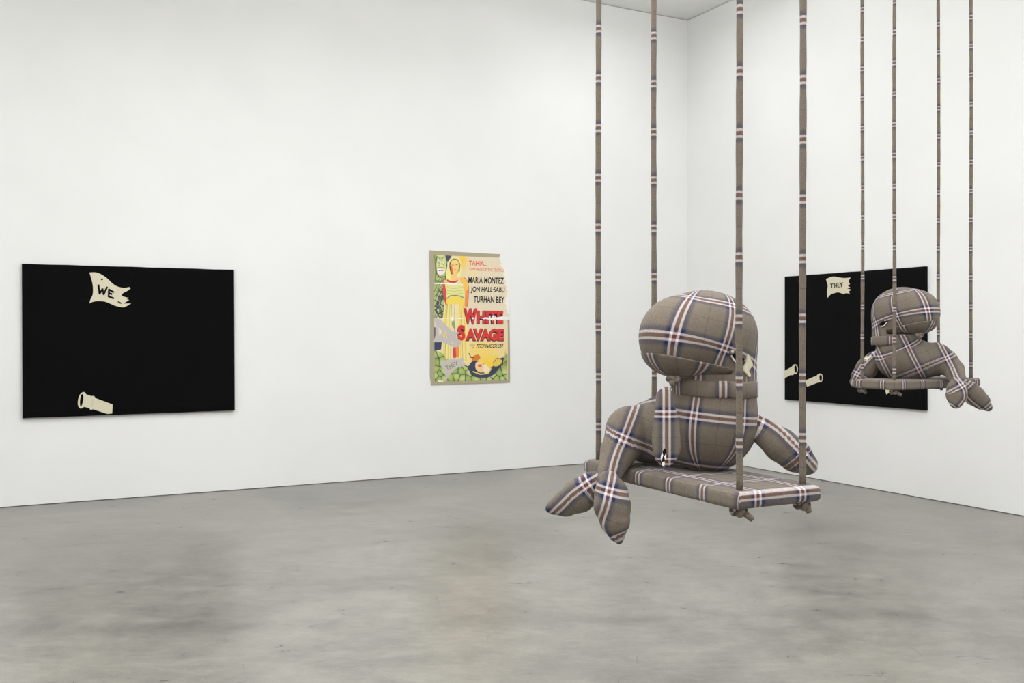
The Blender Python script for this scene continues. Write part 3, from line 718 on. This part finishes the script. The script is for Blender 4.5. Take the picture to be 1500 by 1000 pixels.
# ------------------------------------------------------------------ swings
def swing(label, A, u, v, W, L, ztop, bands, group, uphase, vphase, ext=(.05, .045), thick=.05, lean=((0, 0),)*4):
    """A: plan of the nearest rope, u/v: unit directions across and along the board; bands: pixel row of one band on each rope"""
    A, u, v = np.array(A), np.array(u), np.array(v)
    mid = A+u*W/2+v*L/2
    root = tag(empty('swing', (mid[0], mid[1], ztop-thick)), label, 'swing', group)
    # padded board: superellipse cross-sections, cloth unrolled over the edges
    hu, hv, hz, r = W/2+ext[0], L/2+ext[1], thick/2, .018
    bm = bmesh.new(); nu, nv = 22, 48
    prof = [(-(hz-r), 1.0)]
    def outline(ins, z):
        pts = []
        cr = .022
        for cx, cy, a0 in ((hu-cr, hv-cr, 0), (-hu+cr, hv-cr, 90), (-hu+cr, -hv+cr, 180), (hu-cr, -hv+cr, 270)):
            for k in range(5):
                a = math.radians(a0+k*22.5); pts.append((cx+(cr-ins)*math.cos(a), cy+(cr-ins)*math.sin(a), z))
        out = []                                        # subdivide the straight runs
        m = len(pts)
        for i in range(m):
            p, q = np.array(pts[i]), np.array(pts[(i+1) % m]); L_ = np.linalg.norm(q-p); k = max(1, int(L_/.03))
            for j in range(k): out.append(p+(q-p)*j/k)
        return out
    base = outline(0, 0); nb = len(base)
    rings = []
    for k in range(7):
        a = math.radians(-90+k*15); ins = r*(1-math.cos(a)); rings.append((ins, -hz+r+r*math.sin(a)))
    for k in range(7):
        a = math.radians(k*15); rings.append((r*(1-math.cos(a)), hz-r+r*math.sin(a)))
    V = []; UV = []
    def place(p, z):
        q = mid+u*p[0]+v*p[1]; return np.array([q[0], q[1], ztop-hz+z])
    def cloth(p, drop):
        # unroll: beyond the rim of the top the drop is added in the outward direction
        x, y = p[0], p[1]; dx = abs(abs(x)-hu); dy = abs(abs(y)-hv)
        if dx < dy: x = x+math.copysign(drop, x)
        else: y = y+math.copysign(drop, y)
        return ((x+W/2-uphase)/.19, (y+L/2-vphase)/.187)
    for ins, z in rings:
        for p in base:
            s_ = np.array([max(0, 1-ins/hu), max(0, 1-ins/hv)]); q = (p[0]*s_[0], p[1]*s_[1])
            wob = .0012*math.sin(p[0]*31+z*90)+.0012*math.sin(p[1]*27+2)
            V.append(place((q[0]+wob, q[1]+wob), z)); UV.append(cloth(p, hz-z-ins*.5))
    Q = []; nr = len(rings)
    for i in range(nr-1):
        for j in range(nb): Q.append((i*nb+j, i*nb+(j+1) % nb, (i+1)*nb+(j+1) % nb, (i+1)*nb+j))
    Q.append(tuple(range(nb))[::-1])
    # top as rows with a slight swell
    top0 = (nr-1)*nb; ring_in = [np.array(b_[:2])*[1-r/hu, 1-r/hv] for b_ in base]
    prev = list(range(top0, top0+nb))
    for sc_ in (.93, .8, .6, .35, .1):
        cur = []
        for p in ring_in:
            q = p*sc_; V.append(place(q, hz+.003*(1-sc_)**.5)); UV.append(((q[0]+W/2-uphase)/.19, (q[1]+L/2-vphase)/.187)); cur.append(len(V)-1)
        for j in range(nb): Q.append((prev[j], prev[(j+1) % nb], cur[(j+1) % nb], cur[j]))
        prev = cur
    Q.append(tuple(prev))
    seat = mesh('seat', V, Q, PLAID, root, UV, smooth=True)
    for i, (su, sv) in enumerate(((0, 0), (1, 0), (0, 1), (1, 1))):
        p = A+u*W*su+v*L*sv; wv = random.uniform(0, 6)
        zb = EYE-(bands[i]-HY)/F*p[1]
        lx, ly = lean[i]
        pts = []
        for k in range(90):
            z = ztop-.01+(ZC-.004-ztop+.01)*k/89; e = min(1, (z-ztop)/.5+.02)
            pts.append((p[0]+.0015*math.sin(z*2.3+wv)*e+lx*(z-ztop), p[1]+.001*math.sin(z*3.1+wv)+ly*(z-ztop), z))
        rad = [.0112*(1+.05*math.sin(k*1.7+wv)+.03*math.sin(k*.6)) for k in range(90)]
        rp = tube('rope', pts, rad, root, uvf=lambda s_, q, t, zb=zb: (.30+.04*math.cos(t), (q[2]-zb)/.1985), seg=14)
        # the rope's knot under the board
        kp = []; sg = 1 if i % 2 else -1; ph = random.uniform(0, 6)
        for k in range(40):
            t_ = k/39*2*math.pi*1.0+ph
            kp.append((p[0]+.013*(math.sin(t_)+.9*math.sin(2*t_)), p[1]+.013*(math.cos(t_)-.9*math.cos(2*t_)), ztop-thick-.013-.009*math.sin(3*t_)))
        kn = tube('knot', kp, .0095, rp, seg=10)
        dx = .022 if i % 2 == 0 else .006
        e0 = np.array([p[0]+.008, p[1]-.01, ztop-thick-.014])
        tube('rope_end', [e0, e0+[dx*.6, -.004, -.008], e0+[dx, -.006, -.015], e0+[dx*1.35, -.006, -.022]], [.010, .011, .011, .009], rp, seg=10)
    return root, seat
swing('near swing with plaid wrapped board on four plaid wrapped ropes, holding the larger looking whale', (.7298, 3.0571), (.8913, .4534), (-.4534, .8913), .2696, .8457, 1.0,
      (105, 117.6, 115.5, 123.4), 'plaid swings', .038, .128, thick=.055)

# far swing: same board
def fit_far():
    W, L = .252, .79; pxs = (1310, 1263.5, 1422.5, 1374.5)
    q = np.array([2.5, 6.3, 1.05])
    def P(q):
        u = np.array([-math.cos(q[2]), math.sin(q[2])]); v = np.array([math.sin(q[2]), math.cos(q[2])]); A = q[:2]
        return [A, A+W*u, A+L*v, A+W*u+L*v], u, v
    def res(q): return np.array([750+F*a[0]/a[1]-x for a, x in zip(P(q)[0], pxs)])
    for _ in range(50):
        r = res(q); J = np.array([(res(q+np.eye(3)[i]*1e-5)-r)/1e-5 for i in range(3)]).T; q = q-.7*np.linalg.lstsq(J, r, rcond=None)[0]
    return q[:2], P(q)[1], P(q)[2], P(q)[0]
A2, u2, v2, far_c = fit_far()
Z2 = EYE-(557.3-HY)/F*A2[1]
swing('far swing with plaid wrapped board near the right wall, in front of the THEY painting', A2, u2, v2, .252, .79, Z2, (92.5, 57.7, 68, 77), 'plaid swings', .06, .03, thick=.060)

# ------------------------------------------------------------------ near whale
k = 1/F
def ctr(px, py, Y): return at(px, py, Y)
def R_(px, Y): return px*Y/F
YH = 3.50
H1 = ell(at(1030, 490, YH), (R_(78, YH), .185, R_(65, YH)))
H2 = ell(at(987, 494, 3.44), (R_(51, 3.44), .14, R_(57, 3.44)))
NK = chain([at(1047, 520, 3.5), at(1047, 610, 3.5)], [R_(60, 3.5)]*2)
headfull = U(.05, H1, H2)
headneck = U(.03, headfull, NK)
mz = lambda P: P[..., 2]-(1.430-.2056*(P[..., 0]-.513)-.0735*(P[..., 1]-3.33))    # height over the mouth plane
corner = at(1071, 545, 3.36); fd = np.array([-.93, -.37])
front = lambda P: (P[..., 0]-corner[0])*fd[0]+(P[..., 1]-corner[1])*fd[1]
def head(P):
    cut = -np.minimum(-mz(P), front(P))                 # <0 below the mouth and in front of its corner
    return np.maximum(np.maximum(headneck(P), -cut), 1.285-P[..., 2])
J1 = ell(at(1009, 513, 3.47), (R_(68, 3.47), .165, R_(42, 3.47)))
J2 = ell(at(1042, 520, 3.485), (R_(56, 3.48), .182, R_(36, 3.48)))
JF = U(.02, ell(at(988, 505, 3.44), (R_(50.5, 3.44), .14, R_(46, 3.44))), J1, J2)
def jaw(P): return np.maximum(np.maximum(JF(P)+.0015, mz(P)-.004), -(P[..., 2]-1.325))
TC = at(1037, 622, 3.52)
T1 = ell(TC, (R_(69, 3.5), .165, R_(69, 3.5)))
tailp = [at(985, 630, 3.60), at(948, 634, 3.66), at(924, 632, 3.62), at(906, 661, 3.57), at(893, 692, 3.50), at(889, 712, 3.47)]
tailr = [.125, .114, .097, .068, .045, .040]
TL = chain(tailp, tailr)
def torso(P):
    v = U(.035, T1, NK, TL)(P)
    return np.maximum(v, P[..., 2]-1.36)
band = [at(938, 585, 3.5), at(929, 604, 3.5), at(914, 642, 3.5), at(904, 665, 3.48), at(897, 690, 3.46), at(892, 714, 3.44)]
b_s = float(np.linalg.norm(band[1]-band[0])+np.linalg.norm(band[2]-band[1]))
vw = np.array([-.12, -.99, .0])
us_head = uv_sphere(at(1024, 495, YH), .21, 15, -.56, -.052, .190, pitch=-9, conv=.55)
us_head2 = uv_sphere(at(1024, 495, YH), .21, 14, .13, -.044, .190, pitch=-8, conv=.4)
us_tor = uv_sphere(at(1042, 600, 3.5), .165, 6, -.60, -.020, .19, cyl=True)
us_tail = uv_strip(band, vw, .187, b_s, 0)
us_jaw = uv_sphere(at(1001, 514, 3.47), .16, 0, -.95, -.17, .20)
xs = at(976, 640, 3.4)[0]
def us_torso(P, C):
    a, b = us_tor(P, C), us_tail(P, C); m = (C[:, 0]-(C[:, 1]-3.4)*.25) < xs
    return np.where(m[:, None, None], b, a)
hm = nets(head, (.36, 3.22, 1.27), (.95, 3.76, 1.72), .0055)
jm = nets(jaw, (.42, 3.22, 1.30), (.85, 3.70, 1.50), .0055)
tm = nets(torso, (.26, 3.28, .86), (.94, 3.84, 1.38), .0065)
whale = tag(empty('plush_whale', tuple(at(1037, 690, 3.52))), 'plaid stuffed whale with a blunt head sitting on the near swing, facing left', 'stuffed toy', 'plaid stuffed whales')
make('body', [hm+(us_head,), jm+(us_jaw,), tm+(us_torso,)], whale)

def limb(name, px, Y, parent, n=(0, 1, 0), flatk=.75, p=.19, s0=0.0, l0=0.0, h=.005, band=None, vw=vw):
    pts = [at(x, y, yy) for (x, y, r), yy in zip(px, Y)]; rad = [r*yy/F for (x, y, r), yy in zip(px, Y)]
    n = np.array(n, float); n /= np.linalg.norm(n)
    sd = chain(pts, rad, n, flatk)
    P = np.array(pts); m = max(rad)+.02
    V, Q = nets(sd, P.min(0)-m, P.max(0)+m, h)
    bl = [at(x, y, Y[0]) for x, y in band] if band else pts
    return make(name, [(V, Q, uv_strip(bl, vw, p, s0, l0))], parent), sd
limb('fluke', [(884, 704, 14), (868, 712, 22), (848, 726, 25), (828, 737, 19.5), (813, 742, 12), (805, 745, 6)], [3.50, 3.50, 3.49, 3.49, 3.49, 3.49], whale, (.1, -1, -.1), .72,
     s0=.045, l0=.005, band=[(876, 700), (862, 708), (842, 722), (826, 738), (818, 746)])
limb('fluke', [(891, 706, 17), (895, 722, 24.5), (897, 741, 26.8), (901, 764, 21.5), (904, 782, 12), (907, 792, 5)], [3.44, 3.42, 3.40, 3.39, 3.39, 3.39], whale, (-.1, -1, 0), .7,
     s0=.005, band=[(893, 714), (888, 735), (880, 762), (884, 780), (892, 796)])
limb('flipper', [(1106, 620, 14), (1120, 633, 20), (1143, 651, 25), (1166, 668, 24), (1181, 679, 16.5), (1187, 684, 9)], [3.46, 3.45, 3.43, 3.42, 3.42, 3.42], whale, (0, -1, .1), .85,
     s0=.025, l0=.0, band=[(1104, 606), (1134, 623), (1166, 655), (1190, 682)])
# hidden flipper on the far side, seen only as a low hump behind the scarf
limb('flipper', [(985, 598, 16), (962, 600, 19), (944, 606, 17), (930, 616, 10)], [3.72, 3.74, 3.76, 3.78], whale, (.2, -1, 0), .7, l0=.03)

def collar(parent, xf=None):
    # a folded cloth band round the neck
    c = at(1046, 567, 3.5); V = []; UV = []; n = 72
    prof = [(0, -.028), (.006, -.031), (.011, -.026), (.0125, 0), (.012, .022), (.007, .029), (0, .027), (-.012, .0)]
    for i in range(n):
        a = 2*math.pi*i/n
        for o, z in prof:
            x, y = (.144+o)*math.cos(a), (.146+o)*math.sin(a)
            zz = z+.0015*math.sin(a*7)-.03*x+.0*y
            V.append(c+[x+.002, y, zz]); UV.append((a*.16/.19+.05, (z+.06)/.19+.32))
    m = len(prof); Q = [(i*m+j, ((i+1) % n)*m+j, ((i+1) % n)*m+(j+1) % m, i*m+(j+1) % m) for i in range(n) for j in range(m)]
    V = np.array(V)
    if xf is not None: V = xf(V)
    uv = np.array(UV)
    me = bpy.data.meshes.new('scarf'); me.from_pydata([tuple(q) for q in V], [], Q); me.update()
    lay = me.uv_layers.new(name='plaid')
    for pl in me.polygons:
        ids = [me.loops[l_].vertex_index for l_ in pl.loop_indices]; wrap = max(ids)-min(ids) > m*(n-2)
        for l_ in pl.loop_indices:
            vi = me.loops[l_].vertex_index; q = uv[vi].copy()
            if wrap and vi < m: q[0] += 2*math.pi*.16/.19
            lay.data[l_].uv = q
    o = link('scarf', me, PLAID, parent)
    bm = bmesh.new(); bm.from_mesh(me); bmesh.ops.recalc_face_normals(bm, faces=bm.faces); bm.to_mesh(me); bm.free()
    kp = []
    kc = at(986, 557, 3.36)
    for q in range(48):
        t_ = q/47*2*math.pi; kp.append(kc+.36*np.array([.022*(math.sin(t_)+1.5*math.sin(2*t_)), .018*(-math.sin(3*t_)), .016*(math.cos(t_)-1.5*math.cos(2*t_))]))
    kp = np.array(kp)
    if xf is not None: kp = xf(kp)
    tube('knot', kp, .0085, o, seg=10)
    return o
sc = collar(whale)
# hanging scarf end
rows = [(566, 974, 984), (571, 966, 983), (577, 961.5, 985), (593, 960, 988), (606, 959, 992), (622, 957, 995), (639, 955, 996.5), (655, 955.5, 997), (665, 957.5, 996), (673, 960.5, 991), (680, 966, 984), (684.5, 972, 977)]
V = []; UV = []; m = 12
for i, (y, x0, x1) in enumerate(rows):
    for layer in (0, 1):
        for j in range(m+1):
            a = j/m; x = x0+(x1-x0)*a; Yb = [3.345, 3.34, 3.335, 3.33, 3.325, 3.32, 3.315, 3.31, 3.31, 3.31, 3.315, 3.32][i]
            bulge = .010*math.sin(math.pi*a)*min(1, (i+.3)/2)
            Y_ = Yb-(bulge if layer else -bulge*.3-.003)
            q = at(x, y, Yb); q[1] = Y_; V.append(q)
            UV.append(((x-976)*.00238/.19, -(y-606)*.00238/.165))
Q = []; ro = 2*(m+1)
for i in range(len(rows)-1):
    for j in range(m):
        a = i*ro+(m+1)+j; Q.append((a, a+1, a+ro+1, a+ro)); b = i*ro+j; Q.append((b+1, b, b+ro, b+ro+1))
    Q.append((i*ro, i*ro+m+1, (i+1)*ro+m+1, (i+1)*ro)); Q.append((i*ro+2*m+1, i*ro+m, (i+1)*ro+m, (i+1)*ro+2*m+1))
for i in (0, len(rows)-1): Q.append(tuple([i*ro+j for j in range(m+1)]+[i*ro+m+1+j for j in range(m, -1, -1)]))
se = mesh('scarf_end', V, Q, PLAID, sc, UV, smooth=True)
bm = bmesh.new(); bm.from_mesh(se.data); bmesh.ops.recalc_face_normals(bm, faces=bm.faces); bm.to_mesh(se.data); bm.free()
BLACK = plain('black_felt', (24, 22, 22), .9, .1); WHITE = plain('white_felt', (236, 234, 228), .9, .1)
pl_ = lambda P: (3.300-P[..., 1])*-1
slab_sdf = lambda P: -(P[..., 1]-3.3035)*-1
def zc(x, y): return (940+x/6.25, 540+y/6.25)
fl = lambda P: 3.304-P[..., 1]
flatsdf = lambda P: -fl(P)*-1
plane_front = lambda P: (3.303-P[..., 1])
for nm, pts, mt in (('eyelet', [(208, 728), (224, 742), (228, 775), (218, 800), (212, 840), (196, 884), (180, 880), (176, 830), (186, 790), (194, 750)], BLACK),
                    ('eyelet_trim', [(190, 768), (196, 790), (190, 815), (180, 850), (176, 800)], WHITE), ('eyelet_trim', [(224, 768), (224, 812), (214, 836), (206, 802), (216, 788)], WHITE),
                    ('eyelet_trim', [(188, 858), (206, 846), (212, 872), (200, 890), (182, 882)], WHITE)):
    P = np.array([at(*zc(x, y), 3.300 if mt is BLACK else 3.298) for x, y in pts])
    Vv = list(P)+[q+[0, .006, 0] for q in P]; n = len(P)
    mesh(nm, Vv, [tuple(range(n)), tuple(range(2*n-1, n-1, -1))]+[(i, (i+1) % n, n+(i+1) % n, n+i) for i in range(n)], mt, sc)

c20 = lambda x, y: (1060+x/20, 490+y/20)
eye_pts = [c20(*q) for q in [(150, 530), (240, 505), (380, 540), (500, 620), (600, 705), (560, 760), (480, 800), (380, 800), (300, 740), (220, 640)]]
cres = [c20(*q) for q in [(195, 575), (225, 610), (270, 690), (330, 760), (420, 805), (520, 800), (500, 835), (400, 845), (320, 800), (250, 720), (205, 640)]]
lid = [c20(*q) for q in [(150, 525), (190, 470), (300, 450), (420, 490), (540, 590), (630, 700), (560, 680), (440, 580), (320, 530), (220, 520)]]
c10 = lambda x, y: (1060+x/10, 500+y/10)
letter = [c10(*q) for q in [(340, 182), (362, 240), (402, 320), (398, 350), (385, 364), (372, 345), (360, 300), (346, 284), (348, 320), (356, 350), (352, 368), (334, 372), (322, 360), (324, 392), (345, 430), (372, 480), (368, 510), (352, 514), (282, 430), (280, 385), (318, 290)]]
def face(parent, xf=None):
    patch('eye', head, eye_pts, BLACK, parent, .003, .002, xf)
    patch('eye_crescent', head, cres, WHITE, parent, .004, .005, xf)
    patch('eyelid', head, lid, PLAID, parent, .004, .009, xf)
face(whale)
patch('felt_letter', head, letter, CREAM, whale, .004, .004)

# ------------------------------------------------------------------ far whale: the same head, mirrored, on its own body
ang = math.radians(-33.4)
Rz = np.array([[math.cos(ang), -math.sin(ang), 0], [math.sin(ang), math.cos(ang), 0], [0, 0, 1]])
MX = Rz@np.diag([-1., 1., 1.])
C1 = at(1023, 492, YH); C2 = at(1326, 457, 6.375)
xf2 = lambda P: (np.asarray(P)-C1)@MX.T+C2
inv2 = lambda P: (P-C2)@MX+C1
whale2 = tag(empty('plush_whale', tuple(at(1335, 556, 6.457))), 'plaid stuffed whale sitting on the far swing before the THEY painting, facing right', 'stuffed toy', 'plaid stuffed whales')
def mir(t_, uf):
    V, Q = t_; V2 = xf2(V); Q2 = Q[:, ::-1]
    return (V2, Q2, lambda P, C: uf(inv2(P), inv2(C)))
NK2 = chain([at(1314, 480, 6.375), at(1316, 520, 6.396)], [.132, .142])
T2 = ell(at(1326, 525.5, 6.416), (R_(40, 6.355), .16, R_(34, 6.355)))
t2p = [at(1345, 528, 6.416), at(1370, 526, 6.396), at(1384, 530, 6.355), at(1397, 541, 6.293), at(1403, 556, 6.211), at(1405, 562, 6.181)]
TL2 = chain(t2p, [.125, .112, .085, .066, .050, .044])
def torso2(P): return np.maximum(U(.035, T2, NK2, TL2)(P), P[..., 2]-1.50)
c6 = lambda x, y: (1230+x/4.545, 400+y/4.545)
band2 = [at(*c6(*q), 6.304) for q in [(655, 440), (680, 490), (715, 560), (755, 640), (785, 720), (800, 760)]]
s2 = float(np.linalg.norm(band2[1]-band2[0])+np.linalg.norm(band2[2]-band2[1]))
ut2 = uv_strip(band2, np.array([-.4, -.9, 0]), .185, s2)
vb = at(1336, 520, 6.252)
x2s = 1362
def us_torso2(P, C):
    # side panel: bands square to each other, tipped up towards the tail
    e1 = np.array([.915, .30, .0]); e1 = e1*math.cos(.22)+np.array([0, 0, 1])*math.sin(.22); e2 = np.cross(e1, np.array([.36, .93, 0])); e2 /= np.linalg.norm(e2)
    if e2[2] < 0: e2 = -e2
    o_ = at(*c6(490, 625), 6.252); a = np.stack([((P-o_)@e1)/.19, ((P-o_)@e2)/.19], -1)
    b = ut2(P, C); sx = 750+F*C[:, 0]/C[:, 1]
    return b
tm2 = nets(torso2, at(1270, 620, 6.150)-[0.05, .12, 0], at(1430, 440, 6.714)+[.05, 0, 0], .0065)
make('body', [mir(hm, us_head2), mir(jm, us_jaw), tm2+(us_torso2,)], whale2)
limb('fluke', [(1403, 560, 10), (1402, 569, 14), (1401, 579, 14.3), (1400.5, 588, 10), (1400.5, 593, 5)], [6.119, 6.099, 6.088, 6.078, 6.078], whale2, (-.3, -1, 0), .7, vw=np.array([-.3, -.95, 0]),
     s0=.03, band=[(1404, 558), (1411, 570), (1412, 582), (1404, 594)])
limb('fluke', [(1412, 563, 8), (1419, 570, 13), (1428, 580, 14.5), (1438, 588, 12), (1446, 595, 7), (1449, 598, 4)], [6.232, 6.232, 6.232, 6.232, 6.232, 6.232], whale2, (-.3, -1, 0), .7, vw=np.array([-.3, -.95, 0]),
     s0=.02, l0=.05)
_, sdfl = limb('flipper', [(1286, 522, 9), (1281, 528, 13.5), (1270, 539, 15.5), (1260, 551, 12.5), (1253, 559, 8)], [6.539, 6.539, 6.560, 6.580, 6.601], whale2, (-.4, -1, 0), .85, vw=np.array([-.4, -.9, 0]),
     s0=-.0, band=[(1282, 517), (1268, 530), (1253, 551), (1249, 562)])
collar(whale2, xf2)
face(whale2, xf2)
c11 = lambda x, y: (1240+x/11.11, 500+y/11.11)
patch('felt_letter', sdfl, [c11(*q) for q in [(318, 245), (338, 240), (345, 262), (395, 238), (425, 238), (415, 255), (372, 285), (345, 318), (318, 312), (340, 285), (290, 300), (290, 282), (318, 262)]], CREAM, whale2, .004, .003)

# ------------------------------------------------------------------ turn the whole place so that its walls run along the world's axes
bpy.context.view_layer.update()
TURN = Matrix.Rotation(TURN_A, 4, 'Z')
old = {o: o.matrix_world.copy() for o in S.objects}
def root_of(o):
    while o.parent is not None: o = o.parent
    return o
for o in list(S.objects):
    if o.type == 'MESH':
        r = root_of(o)
        base = Matrix.Translation(TURN @ old[r].translation) if r is not o else Matrix.Identity(4)
        o.data.transform(base.inverted() @ TURN @ old[o]); o.data.update()
        o.matrix_parent_inverse = Matrix.Identity(4); o.matrix_basis = Matrix.Identity(4)
for o in list(S.objects):
    if o.type == 'EMPTY': o.matrix_basis = Matrix.Translation(TURN @ old[o].translation)
    elif o.type != 'MESH': o.matrix_world = TURN @ old[o]
bpy.context.view_layer.update()
